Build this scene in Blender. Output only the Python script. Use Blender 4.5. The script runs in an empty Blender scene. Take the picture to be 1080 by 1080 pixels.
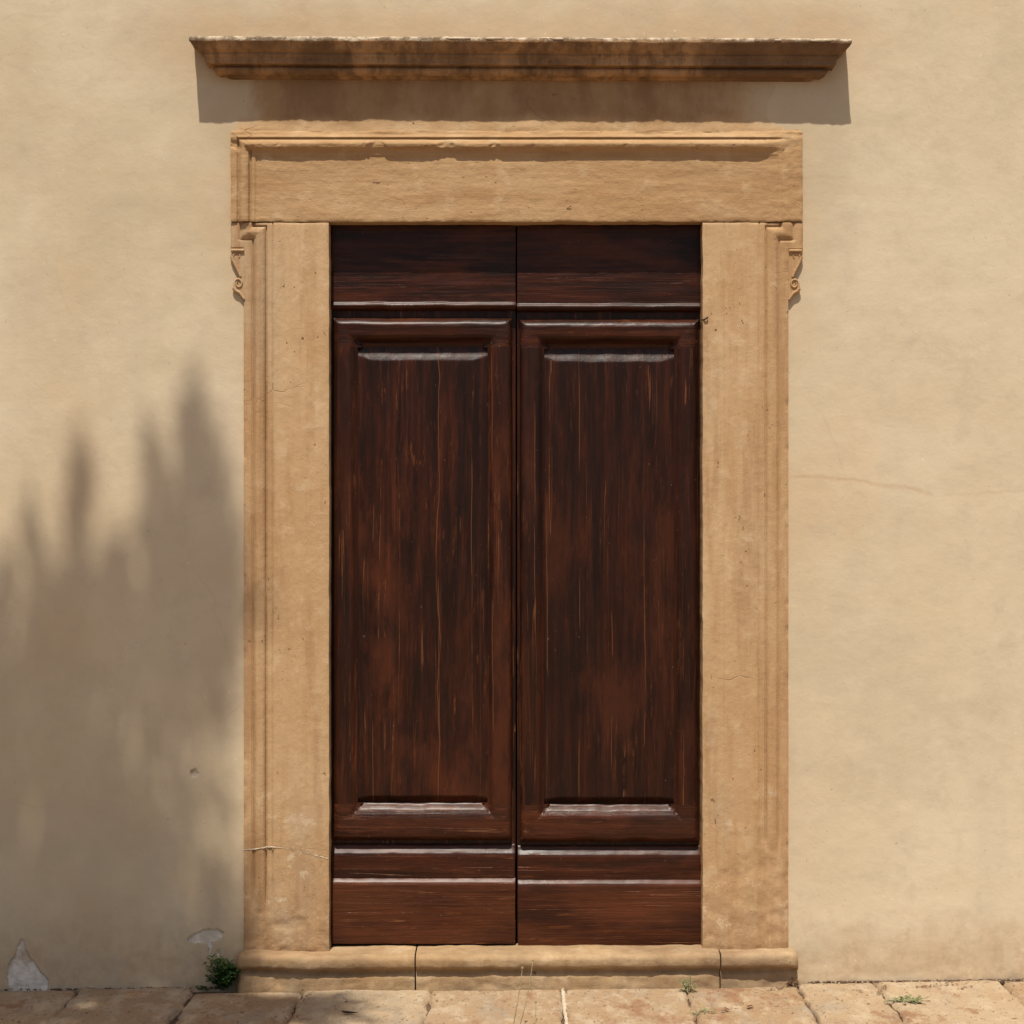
import bpy, math, random
from mathutils import Vector, noise as mn
rnd = random.Random(7)
S = bpy.context.scene
C = S.collection
# ------------------------------------------------------------------ camera, light
D = 7.0                                  # camera distance from the wall
EYE = 1.657
SUN = Vector((-0.15, -1.0, 2.25)).normalized()      # towards the sun
cam = bpy.data.cameras.new("camera"); co = bpy.data.objects.new("camera", cam); C.objects.link(co)
co.location = (0, -D, EYE); co.rotation_euler = (math.radians(90), 0, 0)
cam.sensor_width = 36; cam.lens = 18 * D / 1.8; cam.clip_end = 2000; cam.clip_start = .05
S.camera = co
w = bpy.data.worlds.new("World"); S.world = w; w.use_nodes = True
nt = w.node_tree; bg = nt.nodes['Background']
sk = nt.nodes.new('ShaderNodeTexSky'); sk.sky_type = 'NISHITA'; sk.sun_disc = False
sk.sun_elevation = math.asin(SUN.z); sk.sun_rotation = math.atan2(SUN.x, SUN.y)
sk.dust_density = 2.5
nt.links.new(sk.outputs[0], bg.inputs[0]); bg.inputs[1].default_value = .072
sl = bpy.data.lights.new("sun", 'SUN'); sl.energy = 4.2; sl.angle = math.radians(.53); sl.color = (1, .93, .82)
so = bpy.data.objects.new("sun", sl); C.objects.link(so)
so.rotation_euler = SUN.to_track_quat('Z', 'Y').to_euler(); so.location = (0, -4, 12)
S.view_settings.view_transform = 'Standard'; S.view_settings.look = 'None'
S.view_settings.exposure = .50; S.view_settings.gamma = 1
S.render.resolution_x = S.render.resolution_y = 1024

# ------------------------------------------------------------------ helpers
def PX(px, p=0): return (px - 540) / 300 * (D - p) / D
def PZ(py, p=0): return EYE + (540 - py) / 300 * (D - p) / D
def N(x, y=0, z=0, o=3):
    return mn.fractal(Vector((x, y, z)), 1.0, 2.0, o)     # about -1..1
def sm(a, b, x):
    if a == b: return float(x > a)
    t = min(1, max(0, (x - a) / (b - a))); return t * t * (3 - 2 * t)
def lin(pts, x):
    if x <= pts[0][0]: return pts[0][1]
    for (a, u), (b, v) in zip(pts, pts[1:]):
        if x <= b: return u + (v - u) * (x - a) / (b - a) if b > a else v
    return pts[-1][1]
def tag(o, label=None, cat=None, group=None, kind=None):
    if label: o['label'] = label
    if cat: o['category'] = cat
    if group: o['group'] = group
    if kind: o['kind'] = kind
    return o
def empty(name, loc, label, cat, group=None):
    o = bpy.data.objects.new(name, None); C.objects.link(o); o.location = loc; o.empty_display_size = .1
    return tag(o, label, cat, group)
class MB:
    def __init__(s): s.v = []; s.f = []; s.m = []
    def grid(s, rows, flip=False, closed=False, mi=0):
        b = len(s.v); n = len(rows[0])
        for r in rows: s.v.extend(r)
        for i in range(len(rows) - 1):
            for j in range(n if closed else n - 1):
                k = (j + 1) % n
                q = (b + i*n + j, b + i*n + k, b + (i+1)*n + k, b + (i+1)*n + j)
                s.f.append(q[::-1] if flip else q); s.m.append(mi)
    def poly(s, pts, mi=0):
        b = len(s.v); s.v.extend(pts); s.f.append(tuple(range(b, b + len(pts)))); s.m.append(mi)
    def tube(s, pts, rad, n=8, mi=0):
        rows = []
        for i, p in enumerate(pts):
            p = Vector(p); a = Vector(pts[max(0, i-1)]); c = Vector(pts[min(len(pts)-1, i+1)])
            t = (c - a).normalized(); u = t.cross(Vector((0, 1, .01)))
            if u.length < .05: u = t.cross(Vector((1, 0, 0)))
            u.normalize(); v = t.cross(u); r = rad(i/(len(pts)-1)) if callable(rad) else rad
            rows.append([tuple(p + u*r*math.cos(2*math.pi*k/n) + v*r*math.sin(2*math.pi*k/n)) for k in range(n)])
        s.grid(rows, closed=True, mi=mi)
        s.poly(rows[0][::-1], mi); s.poly(rows[-1], mi)
    def build(s, name, mats, parent=None, smooth=True, loc=None):
        me = bpy.data.meshes.new(name)
        if not isinstance(mats, (list, tuple)): mats = [mats]
        off = Vector((0, 0, 0))
        if parent is not None: off = parent.matrix_world.translation if False else WORLD.get(parent.name, Vector((0,0,0)))
        my = Vector(loc) if loc is not None else off
        me.from_pydata([(x-my.x, y-my.y, z-my.z) for x, y, z in s.v], [], s.f)
        for m in mats: me.materials.append(m)
        me.polygons.foreach_set('material_index', s.m)
        me.polygons.foreach_set('use_smooth', [smooth]*len(s.f))
        me.update()
        o = bpy.data.objects.new(name, me); C.objects.link(o)
        if parent is not None: o.parent = parent; o.location = my - off
        else: o.location = my
        WORLD[o.name] = my
        return o
WORLD = {}
def thing(name, loc, label, cat, group=None):
    o = empty(name, loc, label, cat, group); o['kind'] = 'thing'; WORLD[o.name] = Vector(loc); return o

def ticks(a, b, step, extra=()):
    n = max(1, int(math.ceil(abs(b - a) / step)))
    t = [a + (b - a) * i / n for i in range(n + 1)] + [e for e in extra if min(a, b) < e < max(a, b)]
    t = sorted(t); out = [t[0]]
    for x in t[1:]:
        if x - out[-1] > step * .12: out.append(x)
    out[-1] = t[-1]
    return out
def slab(mb, xs, zs, pf, back, wob=0.0, seed=0.0, lean=0.0):
    """raised relief: front surface at y=-pf(x,z), four sides running back to y=-back"""
    rows = []
    x0, x1, z0, z1 = xs[0], xs[-1], zs[0], zs[-1]
    for z in zs:
        r = []
        for x in xs:
            p = pf(x, z)
            dx, dz = 0, 0
            if wob:
                ex = math.exp(-min(x-x0, x1-x)/.02); ez = math.exp(-min(z-z0, z1-z)/.02)
                dx = wob * ex * N(z*14, seed, 1.3); dz = wob * ez * N(x*14, seed, 7.7)
                dmin = min(x-x0, x1-x, z-z0, z1-z)
                p -= wob * 1.2 * math.exp(-dmin/.003) * (1 + .8 * N(x*30, z*30, seed))
            r.append((x + dx, -p, z + dz))
        rows.append(r)
    mb.grid(rows)
    loop = [rows[0][i] for i in range(len(xs))] + [rows[j][-1] for j in range(1, len(zs))] + \
           [rows[-1][i] for i in range(len(xs)-2, -1, -1)] + [rows[j][0] for j in range(len(zs)-2, -1, -1)]
    mb.grid([[(x, -back, z) for x, y, z in loop], loop], flip=False)

# ------------------------------------------------------------------ materials
class NT:
    def __init__(s, name):
        s.m = bpy.data.materials.new(name); s.m.use_nodes = True
        s.t = s.m.node_tree; s.b = s.t.nodes['Principled BSDF']
        s.pos = s.t.nodes.new('ShaderNodeNewGeometry').outputs['Position']
    def put(s, sock, v):
        if isinstance(v, (int, float)): sock.default_value = v
        elif isinstance(v, (tuple, list)): sock.default_value = tuple(v) + ((1,) if len(v) == 3 and len(sock.default_value) == 4 else ())
        else: s.t.links.new(v, sock)
    def map(s, sc=(1,1,1), loc=(0,0,0), v=None, rot=(0,0,0)):
        n = s.t.nodes.new('ShaderNodeMapping'); s.put(n.inputs[0], v or s.pos); n.inputs[1].default_value = loc
        n.inputs[2].default_value = rot; n.inputs[3].default_value = sc; return n.outputs[0]
    def noise(s, sc, det=4, ro=.5, v=None, dist=0, lac=2):
        n = s.t.nodes.new('ShaderNodeTexNoise'); s.put(n.inputs['Vector'], v or s.pos)
        n.inputs['Scale'].default_value = sc; n.inputs['Detail'].default_value = det
        n.inputs['Roughness'].default_value = ro; n.inputs['Distortion'].default_value = dist
        return n.outputs['Fac']
    def noisec(s, sc, det=2, v=None):
        n = s.t.nodes.new('ShaderNodeTexNoise'); s.put(n.inputs['Vector'], v or s.pos)
        n.inputs['Scale'].default_value = sc; n.inputs['Detail'].default_value = det; return n.outputs['Color']
    def vor(s, sc, feat='DISTANCE_TO_EDGE', v=None):
        n = s.t.nodes.new('ShaderNodeTexVoronoi'); n.feature = feat; s.put(n.inputs['Vector'], v or s.pos)
        n.inputs['Scale'].default_value = sc; return n.outputs['Distance']
    def ma(s, op, a, b=0.0, c=0.0, clamp=False):
        n = s.t.nodes.new('ShaderNodeMath'); n.operation = op; n.use_clamp = clamp
        s.put(n.inputs[0], a); s.put(n.inputs[1], b); s.put(n.inputs[2], c); return n.outputs[0]
    def rg(s, v, a, b, lo=0.0, hi=1.0, smooth=True):
        n = s.t.nodes.new('ShaderNodeMapRange'); n.interpolation_type = 'SMOOTHSTEP' if smooth else 'LINEAR'
        s.put(n.inputs[0], v)
        for i, q in enumerate((a, b, lo, hi)): n.inputs[i+1].default_value = q
        return n.outputs[0]
    def mix(s, f, a, b, mode='MIX'):
        n = s.t.nodes.new('ShaderNodeMix'); n.data_type = 'RGBA'; n.blend_type = mode
        s.put(n.inputs[0], f); s.put(n.inputs[6], a); s.put(n.inputs[7], b); return n.outputs[2]
    def sep(s, v=None):
        n = s.t.nodes.new('ShaderNodeSeparateXYZ'); s.put(n.inputs[0], v or s.pos); return n.outputs
    def warp(s, sc, amt, v=None):
        c = s.noisec(sc, 3, v)
        n = s.t.nodes.new('ShaderNodeVectorMath'); n.operation = 'MULTIPLY_ADD'
        s.put(n.inputs[0], c); n.inputs[1].default_value = (amt,)*3; s.put(n.inputs[2], v or s.pos); return n.outputs[0]
    def bump(s, h, dist, st=1.0, nrm=None):
        n = s.t.nodes.new('ShaderNodeBump'); s.put(n.inputs['Height'], h)
        n.inputs['Distance'].default_value = dist; n.inputs['Strength'].default_value = st
        if nrm: s.put(n.inputs['Normal'], nrm)
        return n.outputs[0]
    def out(s, col, rough=.9, nrm=None, spec=.2, **k):
        s.put(s.b.inputs['Base Color'], col); s.put(s.b.inputs['Roughness'], rough)
        s.put(s.b.inputs['Specular IOR Level'], spec)
        if nrm: s.put(s.b.inputs['Normal'], nrm)
        for a, v in k.items(): s.put(s.b.inputs[a.replace('_', ' ')], v)
        return s.m

def mat_plaster():
    n = NT('plaster')
    x = n.sep()[0]; z = n.sep()[2]
    big = n.noise(.9, 4, .55, n.warp(1.2, .5)); mid = n.noise(4.5, 5, .6); fine = n.noise(38, 3, .65)
    col = n.mix(n.rg(big, .32, .68), (.485, .391, .259), (.555, .467, .333))
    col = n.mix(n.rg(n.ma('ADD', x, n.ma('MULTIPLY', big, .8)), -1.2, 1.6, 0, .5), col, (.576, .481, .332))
    col = n.mix(n.rg(mid, .42, .72, 0, .35), col, (.60, .50, .36))
    och = n.rg(n.noise(1.6, 4, .55, n.map((1, 1, .7), (5, 0, 2.2))), .52, .72, 0, .38)
    col = n.mix(och, col, (.50, .35, .20))
    vst = n.noise(5, 3, .6, n.map((1, 1, .18), (3, 0, 9)))
    col = n.mix(n.rg(vst, .52, .75, 0, .24), col, (.42, .345, .26))
    hst = n.noise(3, 4, .6, n.map((.35, 1, 2.2), (1, 0, 4)))
    col = n.mix(n.rg(hst, .52, .70, 0, .28), col, (.52, .40, .26))
    # damp stain along the foot, ragged
    zz = n.ma('ADD', z, n.ma('MULTIPLY', n.ma('SUBTRACT', n.noise(3.2, 5, .6), .5), .42))
    col = n.mix(n.rg(zz, .04, .24, .60, 0), col, (.41, .275, .155))
    zt = n.ma('SUBTRACT', n.ma('ADD', z, n.ma('MULTIPLY', n.noise(5, 4, .6), .25)), 3.45)
    sx = n.rg(n.ma('ABSOLUTE', x), 1.05, 1.5, 1, 0)
    col = n.mix(n.ma('MULTIPLY', n.rg(n.ma('ABSOLUTE', zt), 0, .22, .55, 0), sx), col, (.42, .275, .15))
    sp = n.rg(n.noise(70, 2, .5), .69, .77)
    col = n.mix(n.ma('MULTIPLY', sp, .45), col, (.22, .15, .09))
    sp2 = n.rg(n.noise(55, 2, .5, n.map(loc=(9, 9, 9))), .69, .77)
    col = n.mix(n.ma('MULTIPLY', sp2, .4), col, (.72, .63, .48))
    cr = n.rg(n.vor(.85, v=n.warp(3.1, .22)), .0, .0060, 1, 0)
    crm = n.rg(n.noise(1.5, 3, .5, n.map(loc=(2.3, 1, 7.1))), .52, .64)
    # the long rusty crack right of the doorway and a fainter one above it
    wob = n.ma('MULTIPLY', n.ma('SUBTRACT', n.noise(9, 4, .6), .5), .05)
    def crack(x0, x1, z0, z1, wd, bend=0.0):
        u = n.rg(x, x0, x1, 0, 1, False)
        zc = n.ma('MULTIPLY_ADD', n.ma('MULTIPLY', u, u), z1-z0, z0)
        dd = n.ma('ABSOLUTE', n.ma('SUBTRACT', n.ma('ADD', z, wob), zc))
        ends = n.ma('MULTIPLY', n.rg(x, x0-.02, x0+.05), n.rg(x, x1-.06, x1+.01, 1, 0))
        return n.ma('MULTIPLY', n.rg(dd, .0, wd, 1, 0), ends)
    c1 = crack(.97, 1.50, PZ(503), PZ(523), .014); c2 = crack(.97, 1.24, PZ(187), PZ(189), .010); c3 = crack(1.50, 1.85, PZ(522), PZ(519), .010)
    crk = n.ma('MAXIMUM', n.ma('MULTIPLY', n.ma('MULTIPLY', cr, crm), .35), n.ma('MULTIPLY', n.ma('MAXIMUM', c1, n.ma('MULTIPLY', n.ma('MAXIMUM', c2, c3), .45)), n.rg(n.noise(24, 3, .6), .3, .6, .5, 1)))
    # brownish halo of old damp round the stone surround
    ax = n.ma('ABSOLUTE', n.ma('SUBTRACT', x, .018))
    hx = n.ma('SUBTRACT', ax, n.rg(z, PZ(262), PZ(262)+.01, .955, 1.01, False)); hz = n.ma('SUBTRACT', z, 3.0)
    hd = n.ma('ADD', n.ma('MAXIMUM', hx, hz), n.ma('MULTIPLY', n.ma('SUBTRACT', n.noise(3.5, 5, .65), .5), .45))
    col = n.mix(n.ma('MULTIPLY', n.rg(hd, -.02, .26, .50, 0), n.rg(z, 2.0, 2.7, .45, 1)), col, (.43, .315, .19))
    spl = n.rg(n.ma('ADD', z, n.ma('MULTIPLY', n.ma('SUBTRACT', n.noise(9, 6, .7, n.map((1, 1, .5))), .5), .5)), .02, .30, .5, 0)
    col = n.mix(n.ma('MULTIPLY', spl, n.rg(n.noise(22, 4, .7), .40, .62)), col, (.34, .235, .145))
    mo = n.noise(2.1, 6, .7, n.map(loc=(1, 7, 3)))
    col = n.mix(n.rg(mo, .48, .66, 0, .48), col, (.44, .362, .245))
    mo2 = n.noise(9, 5, .7, n.map(loc=(1, 3, 3)))
    col = n.mix(n.rg(mo2, .50, .68, 0, .40), col, (.45, .365, .26))
    col = n.mix(n.ma('MULTIPLY', crk, .34), col, (.36, .22, .12))
    at_ = n.t.nodes.new('ShaderNodeAttribute'); at_.attribute_name = 'bare'; bare = at_.outputs['Fac']
    bn = n.noise(16, 5, .65); bc = n.mix(n.rg(bn, .35, .65), (.46, .40, .32), (.64, .585, .50))
    bc = n.mix(n.rg(n.noise(7, 4, .6, n.map(loc=(4, 2, 2))), .50, .66), bc, (.36, .26, .17))
    col = n.mix(n.rg(bare, .35, .65), col, bc)
    h = n.ma('MULTIPLY_ADD', n.noise(3, 3, .5), .9, n.ma('MULTIPLY_ADD', n.noise(16, 3, .6), .22, n.ma('MULTIPLY', fine, .09)))
    h = n.ma('MULTIPLY_ADD', crk, -.03, h)
    h = n.ma('MULTIPLY_ADD', n.ma('MULTIPLY', bare, bn), .5, h)
    h = n.ma('MULTIPLY_ADD', n.noise(260, 2, .6), .035, h)
    return n.out(col, .95, n.bump(h, .0085, .8), .12)

def mat_stone(name, grain, dirt=0.0, tint=(1,1,1), seam=None, band=0.5):
    n = NT(name)
    def t(c): return tuple(a*b for a, b in zip(c, tint))
    gv = n.map(grain)
    g = n.noise(7, 6, .62, n.warp(2, .08, gv)); g2 = n.noise(1.7, 4, .55); f = n.noise(60, 4, .65); m = n.noise(14, 5, .6)
    col = n.mix(n.rg(g2, .35, .68), t((.46, .285, .143)), t((.52, .345, .19)))
    col = n.mix(n.rg(g, .46, .70, 0, band), col, t((.40, .225, .10)))
    wst = n.noise(4, 5, .65, n.map((grain[0]*.8, 1, grain[2]*.8), (3, 3, 3)))
    col = n.mix(n.rg(wst, .50, .66, 0, .55), col, t((.34, .195, .095)))
    col = n.mix(n.rg(m, .52, .74, 0, .55), col, t((.60, .43, .26)))
    col = n.mix(n.rg(f, .60, .75, 0, .30), col, t((.30, .17, .08)))
    pit = n.noise(48, 2, .5, n.map((grain[0]**.3, 1, grain[2]**.3)))
    pm = n.noise(5, 3, .5, n.map(loc=(4, 4, 1)))
    pits = n.ma('MULTIPLY', n.rg(pit, .71, .76), n.rg(pm, .44, .60))
    col = n.mix(n.ma('MULTIPLY', pits, .75), col, (.13, .07, .035))
    cr = n.rg(n.vor(2.1, v=n.warp(6, .22, n.map((.6, 1, 1.3)))), .0, .006, 1, 0)
    crk = n.ma('MULTIPLY', cr, n.rg(n.noise(2.3, 3, .5, n.map(loc=(7, 1, 2))), .57, .66))
    col = n.mix(n.ma('MULTIPLY', crk, .38), col, (.17, .09, .045))
    if dirt:
        d = n.noise(5, 6, .65, n.map((1, 1, .45), (2, 1, 5)))
        col = n.mix(n.rg(d, .40, .62, 0, dirt), col, (.085, .052, .03))
        d3 = n.noise(26, 5, .7, n.map((1, 1, .22), (2, 8, 9)))
        col = n.mix(n.rg(d3, .46, .62, 0, dirt*.75), col, (.10, .058, .034))
        d2 = n.noise(2.2, 4, .6, n.map((1, 1, .25), (2, 8, 5)))
        col = n.mix(n.rg(d2, .42, .60, 0, dirt*.9), col, (.14, .08, .045))
    h = n.ma('MULTIPLY_ADD', g, .45, n.ma('MULTIPLY_ADD', m, .36, n.ma('MULTIPLY', f, .17)))
    h = n.ma('MULTIPLY_ADD', pits, -.34, n.ma('MULTIPLY_ADD', crk, -.12, h))
    h = n.ma('MULTIPLY_ADD', n.noise(240, 2, .6), .05, h)
    return n, col, h

def stone(name, grain, **k):
    n, col, h = mat_stone(name, grain, **k); return n.out(col, .92, n.bump(h, .010, .9), .15)

def mat_jamb():
    n, col, h = mat_stone('jamb_sandstone', (3.0, 1, .30), band=.60, tint=(.88, .895, .90))
    z = n.sep()[2]; x = n.sep()[0]
    w1 = n.ma('SUBTRACT', n.noise(5, 6, .7), .5)
    foot = n.rg(n.ma('ADD', z, n.ma('MULTIPLY', w1, .9)), .12, .60, 1, 0)
    col = n.mix(n.ma('MULTIPLY', foot, n.rg(n.noise(17, 5, .7), .40, .62, .15, .75)), col, (.285, .165, .082))
    sal = n.rg(n.noise(11, 5, .72, n.map(loc=(2, 2, 6))), .58, .66)
    col = n.mix(n.ma('MULTIPLY', sal, n.rg(z, .25, .9, .7, .18)), col, (.58, .46, .32))
    grey = n.rg(n.noise(3.4, 5, .65, n.map((1, 1, .35), (5, 2, 1))), .52, .68, 0, .5)
    col = n.mix(grey, col, (.37, .275, .175))
    out_ = n.rg(n.ma('ADD', n.ma('ABSOLUTE', n.ma('SUBTRACT', x, .018)), n.ma('MULTIPLY', w1, .10)), .84, .93)
    col = n.mix(n.ma('MULTIPLY', out_, n.rg(n.noise(8, 5, .7, n.map((2.5, 1, .4), (1, 2, 2))), .42, .60, .1, .6)), col, (.33, .185, .085))
    h = n.ma('MULTIPLY_ADD', n.ma('MULTIPLY', foot, n.noise(20, 5, .7)), .6, h)
    return n.out(col, .92, n.bump(h, .0085, .9), .15)

def mat_cornice():
    n, col, h = mat_stone('cornice_stone', (.4, 1, 2.5), dirt=.70, tint=(.80, .75, .72))
    z = n.sep()[2]
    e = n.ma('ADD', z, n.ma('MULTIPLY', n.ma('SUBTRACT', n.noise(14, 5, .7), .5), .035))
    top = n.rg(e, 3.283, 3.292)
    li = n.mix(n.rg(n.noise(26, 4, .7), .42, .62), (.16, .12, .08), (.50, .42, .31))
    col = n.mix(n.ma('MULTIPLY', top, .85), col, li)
    return n.out(col, .95, n.bump(h, .014, 1), .1)

def mat_frieze():
    n, col, h = mat_stone('frieze_stone', (.8, 1, 1.2), tint=(.92, .97, 1.0))
    x = n.sep()[0]; z = n.sep()[2]
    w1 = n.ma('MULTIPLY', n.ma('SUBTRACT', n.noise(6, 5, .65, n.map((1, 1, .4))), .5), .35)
    brown_band = n.ma('MULTIPLY', n.rg(n.ma('ADD', x, w1), .68, .90, 1, .0), n.rg(n.ma('ADD', x, w1), -.97, -.80, .35, 1))
    brown_band = n.ma('MULTIPLY', brown_band, n.rg(n.ma('MULTIPLY_ADD', w1, .3, z), 3.005, 3.06))  # browner below the cornice, fading out towards the lintel
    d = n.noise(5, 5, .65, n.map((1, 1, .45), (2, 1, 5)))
    col = n.mix(n.ma('MULTIPLY', brown_band, n.rg(d, .38, .62, .45, .85)), col, (.215, .122, .062))
    ends = n.ma('MAXIMUM', n.rg(n.ma('ADD', x, n.ma('MULTIPLY', w1, .5)), .76, .92), n.rg(n.ma('ADD', x, n.ma('MULTIPLY', w1, .5)), -.86, -.94, 0, 1))
    col = n.mix(n.ma('MULTIPLY', ends, n.rg(z, 3.0, 3.06)), col, (.47, .37, .25))
    return n.out(col, .92, n.bump(h, .010, .9), .15)

def mat_wood(name, vert, lift=0.0, seed=0.0, red=0.0, split=None):
    n = NT(name)
    sq = lambda k: (1, 1, k) if vert else (k, 1, 1)
    wv = n.warp(2.5, .010)
    a = n.noise(42, 6, .70, n.map(sq(.05), (seed, 0, seed*.7), v=wv))
    b = n.noise(16, 5, .65, n.map(sq(.09), (seed+3, 0, 5+seed), v=wv))
    c = n.noise(110, 4, .65, n.map(sq(.028), (seed, 4, 1), v=wv))
    k = n.noise(5, 5, .68, n.map(sq(.34), (seed, 9, 2)))
    f = n.noise(60, 5, .75, n.map(sq(.13), (seed, 2, 2)))
    col = n.mix(n.rg(b, .32, .66), (.0125, .0040, .0024), (.036, .0092, .0038))
    col = n.mix(n.rg(a, .46, .70, 0, .62), col, (.074, .0185, .0066))
    col = n.mix(n.rg(a, .50, .34, 0, .60), col, (.0080, .0036, .0024))
    col = n.mix(n.rg(k, .56, .36, 0, .62), col, (.0095, .0040, .0026))
    fl = n.ma('MULTIPLY', n.rg(f, .56, .66), n.rg(k, .42, .62))
    col = n.mix(n.ma('MULTIPLY', fl, .55 + red), col, (.130, .042, .012))
    col = n.mix(n.rg(n.noise(4.2, 5, .68, n.map(sq(.34), (seed+4, 3, 2))), .52, .68, 0, .6), col, (.078, .0205, .0078))
    orange = n.ma('MULTIPLY', n.rg(c, .56, .68), n.rg(n.noise(9, 3, .6, n.map(sq(.25), (seed, 5, 5))), .46, .64))
    col = n.mix(n.ma('MULTIPLY', orange, .30 + red), col, (.150, .046, .016))
    # long thin splits showing paler wood
    ln = n.noise(15, 3, .5, n.map(sq(.011), (seed*2, 3, 7), v=n.warp(7, .006)))
    line = n.rg(n.ma('ABSOLUTE', n.ma('SUBTRACT', ln, .5)), 0, .0075, 1, 0)
    brk = n.rg(n.noise(8, 4, .7, n.map((1.2, 1, .5) if vert else (.5, 1, 1.2), (seed, 2, 2))), .48, .58)
    line = n.ma('MULTIPLY', line, brk)
    if split:   # one long open crack wandering down the panel
        X_ = n.sep(n.warp(3.2, .045))[0]
        sp_ = n.rg(n.ma('ABSOLUTE', n.ma('SUBTRACT', n.ma('SUBTRACT', X_, .0225), split)), .0003, .0026, 1, 0)
        line = n.ma('MAXIMUM', line, n.ma('MULTIPLY', sp_, n.rg(n.noise(4, 3, .6, n.map((1, 1, .6), (6, 6, 1))), .36, .52)))
    if red < 0: line = n.ma('MULTIPLY', line, .3)
    if lift: col = n.mix(n.rg(n.noise(7, 4, .65, n.map(sq(.3), (seed, 3, 8))), .34, .64, lift*.6, min(1, lift*2.4)), col, (.120, .037, .014))
    if vert:   # the separate boards glued into the panel, each with its own tone, and their open joints
        bx = n.ma('ADD', n.ma('MULTIPLY', n.sep(n.warp(1.5, .03))[0], 8.6), seed*.37)
        fr = n.ma('FRACT', bx); wn = n.t.nodes.new('ShaderNodeTexWhiteNoise'); wn.noise_dimensions = '1D'; n.put(wn.inputs['W'], n.ma('FLOOR', bx))
        col = n.mix(n.rg(wn.outputs['Value'], 0, 1, 0, .45, False), col, (.010, .0042, .0032))
        jn = n.rg(n.ma('ABSOLUTE', n.ma('SUBTRACT', fr, .5)), .5, .478, 1, 0)
        jb_ = n.rg(n.noise(5, 3, .6, n.map((1, 1, .5), (seed, 6, 2))), .50, .60)
        line = n.ma('MAXIMUM', line, n.ma('MULTIPLY', jn, jb_))
    col = n.mix(n.ma('MULTIPLY', line, .50), col, (.20, .075, .028))
    # chips and specks
    spk = n.rg(n.noise(120, 2, .5, n.map(sq(.45), (seed, 1, 1))), .73, .78)
    col = n.mix(n.ma('MULTIPLY', spk, .55), col, (.19, .105, .065))
    h = n.ma('MULTIPLY_ADD', a, .6, n.ma('MULTIPLY_ADD', c, .30, n.ma('MULTIPLY', n.noise(11, 3, .5, n.map(sq(.045))), .5)))
    h = n.ma('MULTIPLY_ADD', line, -.15, n.ma('MULTIPLY_ADD', f, .16, h))
    ro = n.rg(n.noise(30, 5, .7, n.map(sq(.12))), .32, .68, .26, .52)
    return n.out(col, ro, n.bump(h, .0060, .9), .10, Coat_Weight=.17, Coat_Roughness=.30)

def mat_simple(name, c1, c2, sc=20, rough=.9, bumpd=.003, sc3=(1, 1, 1), c3=None):
    n = NT(name); f = n.noise(sc, 5, .6, n.map(sc3))
    col = n.mix(n.rg(f, .35, .65), c1, c2)
    if c3: col = n.mix(n.rg(n.noise(sc*.3, 4, .6, n.map(loc=(4, 2, 2))), .45, .62), col, c3)
    h = n.ma('MULTIPLY_ADD', n.noise(sc*5, 3, .6), .3, f)
    return n.out(col, rough, n.bump(h, bumpd, .9), .15)

def mat_pave():
    n = NT('paving_stone')
    att = n.t.nodes.new('ShaderNodeAttribute'); att.attribute_name = 'tone'; tone = att.outputs['Fac']
    big = n.noise(3.2, 5, .6, n.map((1, .6, 1), v=n.warp(2, .3))); m = n.noise(15, 6, .68, n.map((1, .45, 1))); f = n.noise(80, 4, .65, n.map((1, .5, 1)))
    col = n.mix(tone, (.275, .178, .100), (.350, .262, .165))
    col = n.mix(n.rg(big, .36, .66, 0, .7), col, (.290, .190, .105))
    col = n.mix(n.rg(m, .46, .66, 0, .75), col, (.40, .315, .215))
    col = n.mix(n.rg(n.noise(7, 5, .65, n.map((1, .5, 1), (3, 3, 3))), .50, .66, 0, .6), col, (.25, .205, .150))
    col = n.mix(n.rg(n.noise(5.5, 6, .7, n.map((1, .5, 1), (8, 3, 3))), .54, .64, 0, .8), col, (.215, .110, .058))
    col = n.mix(n.rg(f, .56, .70, 0, .7), col, (.15, .095, .055))
    pit = n.rg(n.noise(46, 3, .6, n.map((1, .5, 1), (1, 8, 3))), .66, .72)
    col = n.mix(n.ma('MULTIPLY', pit, .75), col, (.09, .055, .035))
    h = n.ma('MULTIPLY_ADD', m, .8, n.ma('MULTIPLY', f, .28)); h = n.ma('MULTIPLY_ADD', big, .6, h)
    h = n.ma('MULTIPLY_ADD', pit, -.3, h)
    return n.out(col, .88, n.bump(h, .012, .9), .2)

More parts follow.
